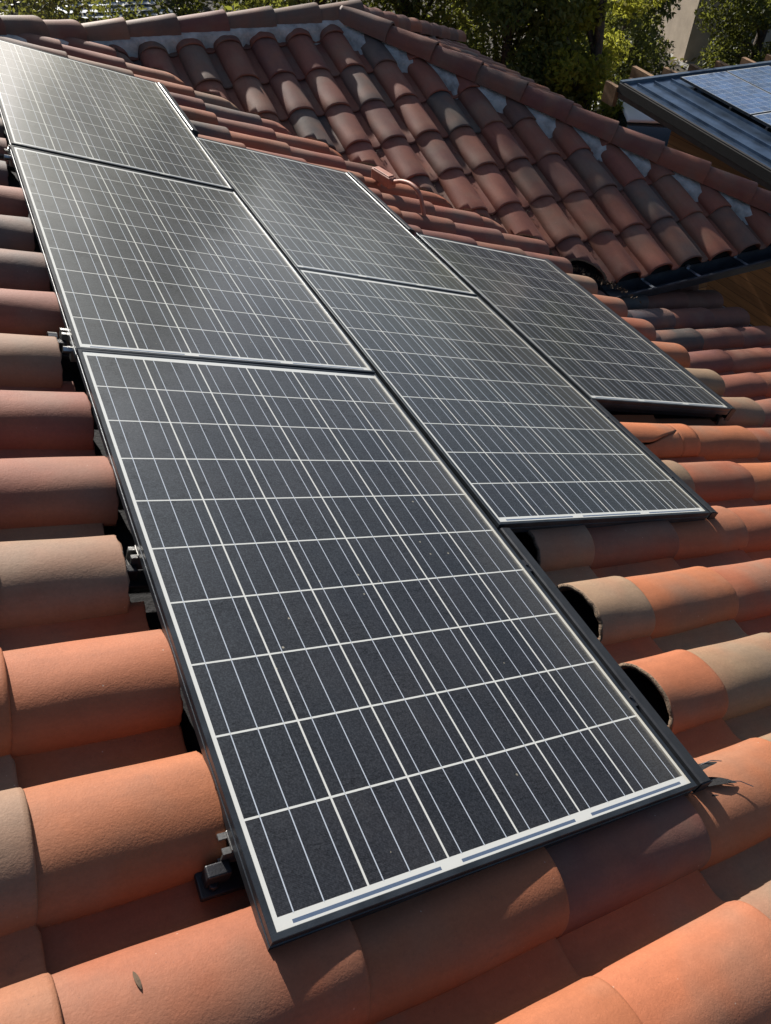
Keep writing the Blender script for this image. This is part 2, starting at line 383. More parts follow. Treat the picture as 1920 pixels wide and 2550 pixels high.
class Slope:
    """one plane of the roof: its deck, its tiles as parts, the unseen remainder in one mesh"""
    def __init__(s, name, M, deck_pts, house, label):
        s.M = M; inv = M.inverted(); mb = MB()
        P = [inv@Vector(p) for p in deck_pts]
        P = [Vector((p.x, p.y, -0.034)) for p in P]; Q = [Vector((p.x, p.y, -0.075)) for p in P]; n = len(P)
        mb.add(P+Q, [tuple(range(n)), tuple(range(n, 2*n))[::-1]]+[(i, n+i, n+(i+1) % n, (i+1) % n) for i in range(n)])
        s.o = mb.build(name, MAT['deck'], house, M); s.o['label'] = label
        s.cand = []; s.rnd = random.Random(sum(map(ord, label)))
    def add(s, x, r, x0=0.0, x1=TLEN, cut0=False, cut1=False, ch='O', planes=(), extra=None, dn=0.0, yaw=0.0):
        loc = Matrix.Translation((x, r, dn+s.rnd.uniform(-0.0012, 0.0012)))@Matrix.Rotation(yaw+s.rnd.uniform(-0.006, 0.006), 4, 'Z')
        Mw = s.M@loc
        ctr = Mw@Vector(((x0+x1)/2, 0, 0.05)); ok, d = in_view(ctr)
        s.cand.append(dict(M=Mw, x0=x0, x1=x1, c0=cut0, c1=cut1, ch=ch, planes=planes, ok=ok, d=d, extra=extra))
    def finish(s, limit=100):
        keep = sorted([c for c in s.cand if c['ok']], key=lambda c: c['d'])
        big, rest = keep[:limit], keep[limit:]+[c for c in s.cand if not c['ok'] and c['d'] < 8.9]
        for k, c in enumerate(big):
            if c['extra'] == 'crack': continue
            whole = abs(c['x1']-c['x0']-TLEN) < 1e-6 and not c['planes'] and not c['c0'] and not c['c1']
            me = FULL[s.rnd.randrange(4)] if whole else s.cut(c, k)
            if me is None: continue
            o = put('roof_tile', me, s.o, c['M']); o.color = tone(c['ch'], s.rnd)
            if c['extra']: o['label'] = c['extra']
        if rest:
            V, F, tint = [], [], []
            for k, c in enumerate(rest):
                me = s.cut(c, k+500)
                if me is None: continue
                b = len(V); V += [tuple(c['M']@v.co) for v in me.vertices]; F += [tuple(b+i for i in p.vertices) for p in me.polygons]
                col = tone(c['ch'], s.rnd); a = s.rnd.random(); tint += [(col[0], col[1], col[2], a)]*len(me.vertices)
                bpy.data.meshes.remove(me)
            inv = s.M.inverted(); V = [inv@Vector(v) for v in V]
            me = mesh('tile_courses', V, F, MAT['tile_m'], True)
            at = me.color_attributes.new('tint', 'FLOAT_COLOR', 'POINT'); at.data.foreach_set('color', np.array(tint, dtype=np.float32).ravel())
            tag(put('tile_courses', me, s.o, s.M), kind='stuff')
    def cut(s, c, seed):
        V, F, mi = tile_geo(c['x0'], c['x1'], c['c0'], c['c1'], seed)
        if not c['planes']: return mesh('roof_tile', V, F, [MAT['tile'], MAT['raw']], True, mi)
        me = mesh('roof_tile', V, F, [MAT['tile'], MAT['raw']], True, mi); bm = bmesh.new(); bm.from_mesh(me)
        inv = c['M'].inverted(); i3 = c['M'].to_3x3().transposed()
        for (pt, no) in c['planes']:
            res = bmesh.ops.bisect_plane(bm, geom=bm.verts[:]+bm.edges[:]+bm.faces[:], plane_co=inv@Vector(pt), plane_no=(i3@Vector(no)).normalized(), clear_outer=True)
            ed = [e for e in res['geom_cut'] if isinstance(e, bmesh.types.BMEdge)]
            if ed:
                try:
                    f = bmesh.ops.triangle_fill(bm, use_beauty=True, use_dissolve=False, edges=ed)
                    for x in f['geom']:
                        if isinstance(x, bmesh.types.BMFace): x.material_index = 1; x.smooth = False
                except Exception: pass
        n = len(bm.verts); bm.to_mesh(me); bm.free()
        if n < 12: bpy.data.meshes.remove(me); return None
        return me

HOUSE = empty('tiled_house', T(1.6, 2.5, GZ))
ROOF_S = Matrix.Translation(cpos)@Matrix.Scale(0.983, 4)@Matrix.Translation(-cpos)   # tile crests end just under the panel tops
HOUSE.matrix_basis = ROOF_S@HOUSE.matrix_basis
tag(HOUSE, 'house with weathered terracotta barrel tile roof carrying six black solar panels', 'house')
W0 = -0.1405
MF = frame_mat(to_world((0, 0, W0)), to_world((1, 0, 0)), Vector((0, 1, 0)), to_world((0, 0, 1)))
RY = 6.36                                    # plan line of the wing's ridge
def zmain(x): return to_world((0, 0, W0)).z-TT*(x-to_world((0, 0, W0)).x)
ORG2 = Vector((0, RY, -0.421)); M2 = frame_mat(ORG2, (0, -CT, -ST), (1, 0, 0), (0, -ST, CT))
JX = 0.69; EX = 2.75                         # ends of the wing's ridge
UEND = 3.50; XM = to_world((UEND, 0, W0)).x
def pz(x, y, pl):
    if pl == 'm': return zmain(x)
    if pl == '2': return ORG2.z-TT*(RY-y)
    if pl == '3': return ORG2.z-TT*(x-EX)
    if pl == 'f': return ORG2.z-TT*(y-RY)
def P3(pts, pl): return [(x, y, pz(x, y, pl)) for x, y in pts]
VAL = (JX+RY)                                # valley: X+Y = VAL, main hip: Y-X = RY-JX, wing hip: X+Y = EX+RY
main = Slope('roof_slope', MF, P3([(-1.6,-2.0),(XM-.03,-2.0),(XM-.03,VAL-XM+.03),(JX,RY),(-1.6,RY-JX-1.6)], 'm'), HOUSE, 'main tiled slope under the solar panels')
wing = Slope('roof_slope', M2, P3([(JX,RY),(EX,RY),(5.62,EX+RY-5.62),(VAL-3.47,3.47)], '2'), HOUSE, 'wing slope of darker tiles beyond the valley')
M3 = frame_mat(Vector((EX, 0, ORG2.z)), (CT, 0, -ST), (0, 1, 0), (ST, 0, CT))
endr = Slope('roof_slope', M3, P3([(EX,RY),(5.62,EX+RY-5.62),(5.62,RY+5.62-EX)], '3'), HOUSE, 'far end slope seen edge on over the hip')
MB_O = to_world((3.40, 0, W0-0.215)); PB = R_(12.0)
M4 = frame_mat(MB_O, (math.cos(PB), 0, -math.sin(PB)), (0, 1, 0), (math.sin(PB), 0, math.cos(PB)))
low = Slope('roof_slope', M4, [M4@Vector(p) for p in ((-0.1,0.6,0),(1.78,0.6,0),(1.78,4.6,0),(-0.1,4.6,0))], HOUSE, 'lower shaded slope below the short gutter')
fs = MB(); fp = P3([(JX,RY),(EX,RY),(5.62,RY+5.62-EX),(-2.2,RY+5.62-EX),(-2.2,RY-JX-2.2+0.0)], 'f')
fp[-1] = (-2.2, RY-JX-2.2, zmain(-2.2)); fs.add(fp, [(0,1,2,3),(0,3,4)]); fs.build('roof_slope', MAT['deck'], HOUSE)

# main slope rows; panel field leaves tiles out, their cut ends stay hollow
def gap_for(v, j):
    if v < 0.0: return None
    if v < 0.87: return (0.0, 1.145)
    if v < 1.56: return (0.0, 2.07)
    if v < 3.12: return (0.0, 3.085)
    if v < 4.10: return (0.0, 2.07)
    if v < 4.90: return (0.0, 1.075)
    return None
LEFT = {-4:'OO', -3:'Oo', -2:'TO', -1:'OO', 0:'tT', 1:'oR', 2:'RR', 3:'Rt', 4:'tR', 5:'TG', 6:'TG', 7:'tR', 8:'RG'}
RIGHT = {-7:'oTOT', -6:'OToO', -5:'ToOT', -4:'OTOo', -3:'orTO', -2:'oOToO', -1:'oTOoO', 0:'oTROo', 1:'RToOO', 2:'oOTOo', 3:'RRToO', 4:'oRTO', 5:'oROo', 6:'oRoR', 7:'oRoo', 8:'oRTR',
         9:'RRRo', 10:'RGRo', 11:'rRRo', 12:'gRRr', 13:'GtRr', 14:'RrRr', 15:'tGrR', 16:'rgRr', 17:'RtG', 18:'RrR'}
valp = (Vector((VAL-0.02-2, 2.0, 0)), Vector((1, 1, 0)))
hipm = (Vector((0, RY-JX-0.06, 0)), Vector((-1, 1, 0)))
JIT = random.Random(3)
for j in range(-7, 19):
    v = 0.8355+PITCH*j; gp = gap_for(v, j); rj = JIT.uniform(-0.012, 0.012)
    for k in range(-6, 7):
        nose = 0.965+EXPO*k+rj; head = nose-TLEN
        if head < -1.7 or nose > 3.52: continue
        lc = LEFT.get(j); rc = RIGHT.get(j, 'oRrG')
        if nose < 0.45 and k <= -2: ch = (lc[1] if k == -2 else lc[0]) if lc else JIT.choice('rRgGt')
        else: ch = rc[max(0, k-(0 if v < 0.9 or v > 4 else (2 if v < 1.6 else 4))) % len(rc)]
        if j >= 9: ch = JIT.choice('RRrrtgGo') if k < 3 else JIT.choice('RRoor')
        if j == -3 and k == -1: ch = 'o'
        if j == -3 and k == 0: ch = 'r'
        if j == -3 and k == 1: ch = 'O'
        planes = []
        xw = to_world((nose, 0, W0)).x
        if xw+v > VAL-0.45 and xw > 0.3: planes.append(valp)
        if v-xw > RY-JX-0.9: planes.append(hipm)
        wx = to_world((head+0.1, 0, 0)).x
        if wx+v-0.1 > VAL or v-xw-0.1 > RY-JX: continue
        segs = [(head, nose, False, False)]
        if gp:
            a, b = gp; a += JIT.uniform(-0.014, 0.006); b += JIT.uniform(-0.012, 0.022); segs = []
            if j in (0, 3, 8): a -= 0.035
            if head < a: segs.append((head, min(nose, a), False, nose > a))
            if nose > b+0.03: segs.append((max(head, b), nose, head < b, False))
        for (a, b, c0, c1) in segs:
            if b-a < 0.05: continue
            ext = None
            if j == 2 and 2.0 < a and b < 2.70: ext = 'crack'
            main.add(head, v, a-head, b-head, c0, c1, ch, planes, ext)
main.finish(100)

# the cracked tile, its loose shard lying a little lower than the rest
def cracked():
    j, k = 2, 4; v = 0.8355+PITCH*j; nose = 2.590; x0 = 2.09
    a = math.pi; xe = 2.47; st = [x0+(xe-x0)*i/24 for i in range(25)]+[xe+(nose-xe)*i/6 for i in range(1, 7)]
    def crk(x):                              # angle on the barrel where the crack runs
        t = min(1.0, max(0.0, (x-x0)/(xe-x0))); return math.radians(137-44*t**2.4-2.5*math.sin(t*11))
    V, F, mi = [], [], []
    def pt(x, ang, dn, dz):
        n = HALF*math.cos(ang), RISE*max(0.0, math.sin(ang))**0.94
        return (x, n[0]*(1-dn), n[1]*(1-dn)+TILT*(x-(nose-TLEN))-dz*max(0.0, 1-max(0.0, x-x0)/(xe-x0)))
    def shell(xs, f0, f1, N, dz):
        b = len(V)
        for x in xs:
            for i in range(N+1):
                V.append(pt(x, f0(x)+(f1(x)-f0(x))*i/N, 0, dz))
        m = len(V)
        for x in xs:
            for i in range(N+1):
                V.append(pt(x, f0(x)+(f1(x)-f0(x))*i/N, TTH/HALF, dz))
        for s_ in range(len(xs)-1):
            for i in range(N):
                q = s_*(N+1)+i
                F.append((b+q, b+q+N+1, b+q+N+2, b+q+1)); mi.append(0); F.append((m+q, m+q+1, m+q+N+2, m+q+N+1)); mi.append(0)
            q = s_*(N+1); F.append((b+q, m+q, m+q+N+1, b+q+N+1)); mi.append(0)
            q += N; F.append((b+q, b+q+N+1, m+q+N+1, m+q)); mi.append(0)
        for i in range(N):
            q = i; F.append((b+q, b+q+1, m+q+1, m+q)); mi.append(1)
            q = (len(xs)-1)*(N+1)+i; F.append((b+q, m+q, m+q+1, b+q+1)); mi.append(0)
    A = [x for x in st if x <= xe+1e-6]; B = [x for x in st if x >= xe-1e-6]
    shell(A, lambda x: math.pi, lambda x: crk(x)+0.06*(1-(x-x0)/(xe-x0)), 10, 0.004)
    shell(A, lambda x: crk(x)+0.02, lambda x: 0.0, 14, -0.012)
    shell(B, lambda x: math.pi, lambda x: 0.0, 26, 0.0)
    n0 = len(V)
    pan = PROF[23:]
    for x in (x0, nose):
        for (r, n) in pan: V.append((x, r, n+TILT*(x-(nose-TLEN))))
    for i in range(len(pan)-1): F.append((n0+i, n0+i+1, n0+len(pan)+i+1, n0+len(pan)+i)); mi.append(0)
    me = mesh('roof_tile', V, F, [MAT['tile'], MAT['raw']], True, mi)
    o = put('roof_tile', me, main.o, MF@Matrix.Translation((0, v, 0.0))); o.color = (0.44, 0.15, 0.066, 1); o['label'] = 'orange tile split by a long crack'
cracked()
# scrape on the near tile
sb = MB(); sx = -0.190
for i in range(8):
    t = i/7; ang = math.radians(50+19*t); wd = 0.0030*math.sin(math.pi*t)**0.7+0.0005
    for sgn in (-1, 1):
        x = sx+sgn*wd+0.003*t; sb.V.append((x, HALF*math.cos(ang)*1.004, (RISE)*math.sin(ang)**0.94*1.004+TILT*(x+0.293+0.04)+0.0034))
sb.F = [(2*i, 2*i+1, 2*i+3, 2*i+2) for i in range(7)]; sb.m = [0]*7
sb.build('scrape', MAT['litter'], main.o, MF@Matrix.Translation((0, 0.8355-3*PITCH, 0)))

# wing slope
W2 = random.Random(11)
hipw = (Vector((EX+RY-2.0-0.04, 2.0, 0)), Vector((1, 1, 0)))
valw = (Vector((VAL+0.045-2.0, 2.0, 0)), Vector((-1, -1, 0)))
TONE2 = ['RRgRgRrRRRrRr', 'GRrGRgRrRRGRr', 'RgRGgRRrRgRRR', 'gRGRtRRGRrRGr', 'RRRgRRrRRRrRR', 'rgRRTRoRRrRRr', 'RRGRRrRgRRRRR']
for c in range(-6, 14):
    r = 1.964-0.209+PITCH*c; rj = W2.uniform(-0.010, 0.010)
    for m in range(-1, 7):
        nose = 0.588+EXPO*m+rj*0.6; head = nose-TLEN
        if m == -1: head = max(head, -0.05)
        y = RY-CT*nose; y0 = RY-CT*(head+0.05)
        if r+0.2+y0 < VAL or r-0.1+y > EX+RY: continue
        planes = []
        if r-0.12+y < VAL+0.15: planes.append(valw)
        if r+0.22+y0+0.3 > EX+RY-0.15: planes.append(hipw)
        x0 = max(0.0, 0.04-(nose-TLEN))
        row = TONE2[(m+1) % 7]; ch = row[(c+6) % len(row)]
        wing.add(nose-TLEN, r, x0, TLEN, False, False, ch, planes)
wing.finish(100)
# far end slope
W3 = random.Random(5)
hip3 = (Vector((EX+RY-2.0+0.04, 2.0, 0)), Vector((-1, -1, 0)))
hip3b = (Vector((EX, RY-0.04, 0)), Vector((-1, 1, 0)))
for c in range(-10, 11):
    y = RY+PITCH*c
    for m in range(0, 7):
        nose = 0.30+EXPO*m; xh = EX+CT*(nose-TLEN+0.05); xn = EX+CT*nose
        if xn+y+0.15 < EX+RY or y-0.15-xn > RY-EX: continue
        planes = []
        if xh-0.1+y-0.15 < EX+RY+0.1: planes.append(hip3)
        if y+0.2-(xh-0.1) > RY-EX-0.1: planes.append(hip3b)
        endr.add(nose-TLEN, y, 0, TLEN, False, False, W3.choice('RRRroogr'), planes)
endr.finish(100)
# lower slope
W4 = random.Random(9)
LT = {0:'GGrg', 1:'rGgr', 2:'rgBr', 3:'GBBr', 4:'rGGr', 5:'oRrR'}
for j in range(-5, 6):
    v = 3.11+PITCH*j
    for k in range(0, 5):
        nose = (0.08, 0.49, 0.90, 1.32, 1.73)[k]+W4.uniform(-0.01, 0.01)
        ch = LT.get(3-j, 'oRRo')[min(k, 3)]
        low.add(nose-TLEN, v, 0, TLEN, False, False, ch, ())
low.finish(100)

# mortar bedding: a rough wedge that the barrels poke through
def mortar_strip(p0, p1, inward, M, n=60, reach=0.150, top=0.105):
    """p0,p1 on the ridge in slope coordinates (x down, r across); inward: unit vector in slope plane"""
    mb = MB(); rows = []; hk = min(1.0, top/0.105)
    rd = random.Random(int(abs(p0[0]*100)+abs(p1[1]*77)))
    for i in range(n+1):
        t = i/n; bx, br = p0[0]+(p1[0]-p0[0])*t, p0[1]+(p1[1]-p0[1])*t
        wv = 0.022*math.sin(i*0.9+rd.uniform(-.4,.4))+0.014*math.sin(i*2.3+1)+rd.uniform(-0.014, 0.014)
        prof = [(-0.03, top+0.012), (0.06, top+0.006), (reach*0.70+wv*.3, 0.098*hk), (reach*0.78+wv*.5, 0.070*hk), (reach*0.84+wv*.7, 0.036*hk), (reach+wv*1.2, 0.000), (reach+0.016+wv*1.2, -0.032)]
        rows.append([(bx+inward[0]*d, br+inward[1]*d, z+rd.uniform(-0.002, 0.002)) for d, z in prof])
    V = [p for q in rows for p in q]; k = len(rows[0])
    F = [(i*k+j, (i+1)*k+j, (i+1)*k+j+1, i*k+j+1) for i in range(n) for j in range(k-1)]
    mb.add(V, F); return mb.build('mortar', MAT['mortar'], HOUSE, M, True)
mortar_strip((0, JX-0.05), (0, EX+0.15), (1, 0), M2)
lh = (5.62-EX); s2 = 1/CT
hd = Vector((lh/CT, lh)).normalized(); inw = Vector((hd.y, -hd.x)).normalized()
mortar_strip((0.0, EX), (lh/CT, EX+lh), (inw.x, inw.y), M2, 110, 0.185, 0.072)
ml = 2.2; hdm = Vector((-ml/CT, -ml)).normalized(); inm = Vector((-hdm.y, hdm.x))
cu = (JX-to_world((0, 0, W0)).x)/CT
if inm.x < 0: inm = -inm
mortar_strip((cu, RY), (cu-ml/CT, RY-ml), (inm.x, inm.y), MF, 60, 0.18, 0.070)

# ridge and hip caps
def cap_mesh(L, r0, r1, h0, h1, seed):
    rd = random.Random(seed); V = []; F = []; N = 16; t = 0.014; st = [0, 0.02, L*0.35, L*0.7, L-0.008, L]
    for inner in (0, 1):
        for i, x in enumerate(st):
            f = x/L; a = r0+(r1-r0)*f-inner*t; h = h0+(h1-h0)*f-inner*t
            if not inner and i == len(st)-1: a -= 0.003; h -= 0.003
            for k in range(N+1):
                th = math.pi*k/N; V.append((x+rd.uniform(-.0015, .0015), a*math.cos(th), max(h*math.sin(th)**0.8, 0)-(0.016 if k in (0, N) else 0)+rd.uniform(-.0008, .0008)))
    m = len(st)*(N+1)
    for i in range(len(st)-1):
        for k in range(N):
            q = i*(N+1)+k; F.append((q, q+N+1, q+N+2, q+1)); F.append((m+q, m+q+1, m+q+N+2, m+q+N+1))
    for k in range(N):
        q = (len(st)-1)*(N+1)+k; F.append((q, m+q, m+q+1, q+1)); F.append((k, k+1, m+k+1, m+k))
    return mesh('ridge_tile', V, F, MAT['tile'], True)
CAPS = [cap_mesh(0.445, 0.094, 0.112, 0.088, 0.108, s_) for s_ in range(3)]
def caps(p, d, pitch, n, tones, skip=0.0):
    d = Vector(d).normalized(); side = Vector((0, 0, 1)).cross(d).normalized(); up = d.cross(side)
    rd = random.Random(int(p[0]*31+n))
    for i in range(n):
        o = Vector(p)+d*(pitch*i); lift = 0.010
        dd = (d*0.42+up*lift).normalized(); uu = dd.cross(side)*(1)
        M = frame_mat(o, dd, side, dd.cross(side))@Matrix.Rotation(rd.uniform(-.03, .03), 4, 'X')
        c = put('ridge_tile', CAPS[i % 3], HOUSE, M); c.color = tone(tones[i % len(tones)], rd)
HZ = ORG2.z+0.072
caps((JX-0.10, RY, HZ), (1, 0, 0), 0.384, 6, 'tgrggg')
caps((EX+0.02, RY-0.02, HZ+0.012), (1, -1, -TT), 0.402, 11, 'grrgrrrRRrr')
caps((EX+0.05, RY+0.05, HZ), (1, 1, -TT), 0.402, 10, 'rrRro')
mh = Vector((-1, -1, TT)).normalized()
caps(Vector((JX, RY, HZ+0.004))+mh*(0.402*8-0.30), (1, 1, -TT), 0.402, 8, 'rggrrgrg')

# walls of the house
wl = MB(); wl.box(-6, XM+0.9, -6, 8.6, GZ, -2.4); wl.box(XM+0.9, 5.3, 3.95, 8.6, GZ, -1.95); wl.box(0.4, 2.6, 4.6, 8.0, -2.4, -1.25)
wl.build('wall', MAT['siding'], HOUSE)
fb = MB(); fb.box(3.3, 5.62, 3.50, 3.545, -1.70, -1.535); fb.build('fascia', MAT['beam'], HOUSE)
fb = MB(); e4 = M4@Vector((1.74, 0, 0)); fb.box(e4.x, e4.x+0.03, 0.6, 4.4, e4.z-0.2, e4.z-0.03); fb.build('fascia', MAT['beam'], HOUSE)
# gutters
def gutter(p, along, length, out, name='gutter'):
    along = Vector(along); out = Vector(out); M = frame_mat(Vector(p), along, out, Vector((0, 0, 1))); mb = MB()
    prof = [(0, 0.0), (0.0, -0.105), (0.09, -0.115), (0.118, -0.06), (0.135, -0.018), (0.150, -0.018), (0.150, -0.030), (0.139, -0.030), (0.124, -0.064), (0.094, -0.122), (-0.005, -0.112), (-0.005, 0.0)]
    n = len(prof); V = [(0, a, b) for a, b in prof]+[(length, a, b) for a, b in prof]
    mb.add(V, [(i, (i+1) % n, n+(i+1) % n, n+i) for i in range(n)]); mb.poly([(0.002, a, b) for a, b in prof[:6]]); mb.poly([(length-0.002, a, b) for a, b in prof[:6]])
    return mb.build(name, MAT['gutter'], HOUSE, M), M
go, gm = gutter((3.60, 3.475, -1.500), (1, 0, 0), 2.15, (0, -1, 0))
go['label'] = 'black gutter with bright straps under the wing eave'
for k, gx in enumerate((3.965, 4.405, 4.885, 5.36)):
    b = MB(); b.box(gx-3.6, gx-3.6+0.024, 0.0, 0.145, -0.016, -0.012); b.box(gx-3.6-0.004, gx-3.6+0.028, -0.004, 0.016, -0.013, 0.012)
    b.build('gutter_bracket', MAT['strap'], go, gm)
go2, gm2 = gutter(e4+Vector((0.032, 0.6, -0.07)), (0, 1, 0), 3.8, (1, 0, 0))

# ------------------------------------------------------------------ solar panels
MX, MY, FD = 0.017, 0.0285, 0.037
PW, PH = 0.954+2*MX, 1.59+2*MY
def frame_geo():
    sec = [(0, -FD), (0, -0.020), (0.0016, -0.0190), (0.0016, -0.0135), (0, -0.0125), (0, -0.0012), (0.0010, 0), (0.0100, 0), (0.0112, -0.0012), (0.0112, -0.006), (0.003, -0.0065), (0.003, -FD+0.002), (0.026, -FD+0.002), (0.026, -FD)]
    V = []; F = []
    for d, z in sec:
        V += [(-MX+d, -MY+d, z), (PW-MX-d, -MY+d, z), (PW-MX-d, PH-MY-d, z), (-MX+d, PH-MY-d, z)]
    n = len(sec)
    for i in range(n):
        a, b = i*4, ((i+1) % n)*4
        for k in range(4): F.append((a+k, a+(k+1) % 4, b+(k+1) % 4, b+k))
    return V, F
FV, FF = frame_geo()
ME_FRAME = mesh('frame', FV, FF, MAT['frame'])
def laminate(mat):
    mb = MB(); e = 0.009; mb.box(-MX+e, PW-MX-e, -MY+e, PH-MY-e, -0.0060, -0.0017); return mb.mesh('laminate', mat)
ME_LAM = laminate(MAT['cells']); ME_LAMB = laminate(MAT['cells_blue'])
jb = MB(); jb.box(0.42, 0.53, 1.44, 1.56, -0.030, -0.0065); ME_JB = jb.mesh('junction_box', MAT['hook'])
ROT = frame_mat((0, 0, 0), to_world((1, 0, 0)), (0, 1, 0), to_world((0, 0, 1)))
def panel(u, v, al, be, label, group='black solar panels laid in three columns on the tile roof', lam=ME_LAM, M=None):
    M = M or T(*to_world((u, v, 0)))@ROT@Matrix.Rotation(al, 4, 'X')@Matrix.Rotation(-be, 4, 'Y')
    e = empty('solar_panel', M); tag(e, label, 'solar panel', group)
    put('laminate', lam, e, M); put('frame', ME_FRAME, e, M); put('junction_box', ME_JB, e, M)
    return e
panel(0.0017, 0.0006, 0, -0.002, 'nearest and largest looking black solar panel, its pale lower edge facing the viewer')
panel(-0.0003, 1.6491, 0.0032, 0.003, 'black solar panel between the nearest one and the brightest far one')
panel(0.0086, 3.3418, 0.0283, 0.0026, 'farthest solar panel, bleached pale by sky glare beside the ridge')
panel(1.0090, 0.8430, -0.0006, 0.0040, 'black solar panel with black skirt end jutting over tan and orange tiles')
panel(1.0083, 2.4900, 0.0024, 0.0070, 'black solar panel just below the reddish pipe fitting')
panel(2.0328, 1.5826, 0.0083, 0.0028, 'lone solar panel of the third column, mirroring dark trees, above the cracked tile')

# black trim along the exposed lower long edges
def skirt(u, v0, v1, al, label, w_off=0.0):
    M = T(*to_world((u, v0, w_off)))@ROT@Matrix.Rotation(al, 4, 'X'); e = empty('array_skirt', M); tag(e, label, 'panel trim', 'black trim strips beside the panels')
    L = v1-v0; mb = MB()
    prof = [(0.0, -0.003), (0.005, 0.0), (0.034, -0.002), (0.040, -0.008), (0.040, -0.075), (0.036, -0.075), (0.036, -0.010), (0.004, -0.006), (0.004, -0.030), (0.0, -0.030)]
    n = len(prof); V = [(a, 0, b) for a, b in prof]+[(a, L, b) for a, b in prof]
    mb.add(V, [(i, n+i, n+(i+1) % n, (i+1) % n) for i in range(n)]+[tuple(range(n)), tuple(range(n, 2*n))[::-1]])
    mb.build('trim', MAT['skirt'], e, M)
    cb = MB(); cb.box(0.002, 0.0405, -0.003, 0.0, -0.072, -0.0035); cb.build('end_cap', MAT['hook'], e, M)
    for vv in (L*0.28, L*0.82):
        c = MB(); c.box(-0.013, 0.002, vv-0.022, vv+0.022, -0.012, -0.0045); c.tube([(-0.006, vv, -0.0045), (-0.006, vv, 0.0005)], 0.0045, 8); c.build('clip', MAT['hook'], e, M)
SKU = 0.984
skirt(SKU+0.002, -0.026, 0.800, 0, 'longest looking black trim strip beside the nearest panel')
skirt(1.994, 0.818, 1.545, 0, 'black trim strip between the second column panel and the cracked tile', 0.004)
skirt(3.018, 1.560, 3.22, 0.008, 'black trim strip along the outer edge of the third column panel', 0.003)
skirt(1.994, 3.25, 4.125, 0.002, 'short black trim strip next to the reddish pipe fitting', 0.012)
skirt(0.992, 4.155, 4.98, 0.028, 'black trim strip at the far panel with a sunlit inner edge', 0.024)
# black wind deflector boards under the open front edges
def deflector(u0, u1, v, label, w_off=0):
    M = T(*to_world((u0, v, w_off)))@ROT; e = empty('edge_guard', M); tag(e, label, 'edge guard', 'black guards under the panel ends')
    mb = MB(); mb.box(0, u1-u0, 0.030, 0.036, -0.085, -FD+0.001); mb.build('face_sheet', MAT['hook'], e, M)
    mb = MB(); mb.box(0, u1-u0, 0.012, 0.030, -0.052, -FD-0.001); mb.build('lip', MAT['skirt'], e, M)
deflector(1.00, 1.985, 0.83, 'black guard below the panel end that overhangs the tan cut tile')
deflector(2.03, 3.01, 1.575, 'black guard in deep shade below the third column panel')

# ------------------------------------------------------------------ roof hooks and rail ends at the left edge
def mount(v, label, kind=0):
    M = T(*to_world((0.010, v, -0.006)))@ROT@Matrix.Scale(0.9, 4); e = empty('mounting_bracket', M); tag(e, label, 'panel mount', 'panel mounts along the left edge')
    r = MB()                                       # extruded rail end, hollow C section, poking out from below the frame
    prof = [(-0.020, -0.080), (0.020, -0.080), (0.020, -0.040), (0.008, -0.040), (0.008, -0.044), (0.016, -0.044), (0.016, -0.076), (-0.016, -0.076), (-0.016, -0.044), (-0.008, -0.044), (-0.008, -0.040), (-0.020, -0.040)]
    n = len(prof); V = [(-0.045, a, b) for a, b in prof]+[(0.12, a, b) for a, b in prof]
    r.add(V, [(i, (i+1) % n, n+(i+1) % n, n+i) for i in range(n)]+[tuple(range(n))]); r.build('rail', MAT['alu'], e, M)
    c = MB(); c.box(-0.030, -0.006, -0.019, 0.019, -0.040, -0.034); c.box(-0.010, -0.005, -0.019, 0.019, -0.040, -0.004)
    bevel(c.build('end_clamp', MAT['alu'], e, M), 0.001)
    b = MB(); b.tube([(-0.020, 0, -0.034), (-0.020, 0, -0.024)], 0.0075, 6); b.tube([(-0.020, 0, -0.024), (-0.020, 0, -0.014)], 0.004, 8); b.build('bolt', MAT['steel'], e, M)
    f = MB(); f.box(-0.075, -0.030, -0.045, -0.020, -0.098, -0.060); f.box(-0.085, 0.05, -0.062, 0.030, -0.108, -0.094)
    f.tube([(-0.060, -0.045, -0.094), (-0.060, -0.045, -0.084)], 0.010, 8); bevel(f.build('foot', MAT['hook'], e, M), 0.003)
    h = MB()
    for i in range(7):
        a = math.pi*i/6; h.V += [(-0.078+0.0, 0.030+0.024*math.cos(a), -0.100+0.030*math.sin(a)), (-0.050, 0.030+0.024*math.cos(a), -0.100+0.030*math.sin(a))]
    h.F = [(2*i, 2*i+1, 2*i+3, 2*i+2) for i in range(6)]; h.m = [0]*6
    o = h.build('hook', MAT['hook'] if kind == 0 else MAT['alu'], e, M); sm = o.modifiers.new('s', 'SOLIDIFY'); sm.thickness = 0.004
    if kind == 1:
        p = MB(); p.box(-0.030, -0.012, -0.125, -0.095, -0.080, -0.030); p.tube([(-0.055, -0.112, -0.045), (-0.008, -0.112, -0.045)], 0.011, 10); p.build('side_bolt', MAT['steel'], e, M)
mount(0.150, 'dark rail end and hook beside the bright orange tile near the lower corner')
mount(0.830, 'small silver rail end beside the grey flashed tile')
mount(1.790, 'silver clamp with a stubby bolt at the seam behind the nearest panel', 1)
mount(3.360, 'pale clamp at the seam in front of the farthest panel', 1)

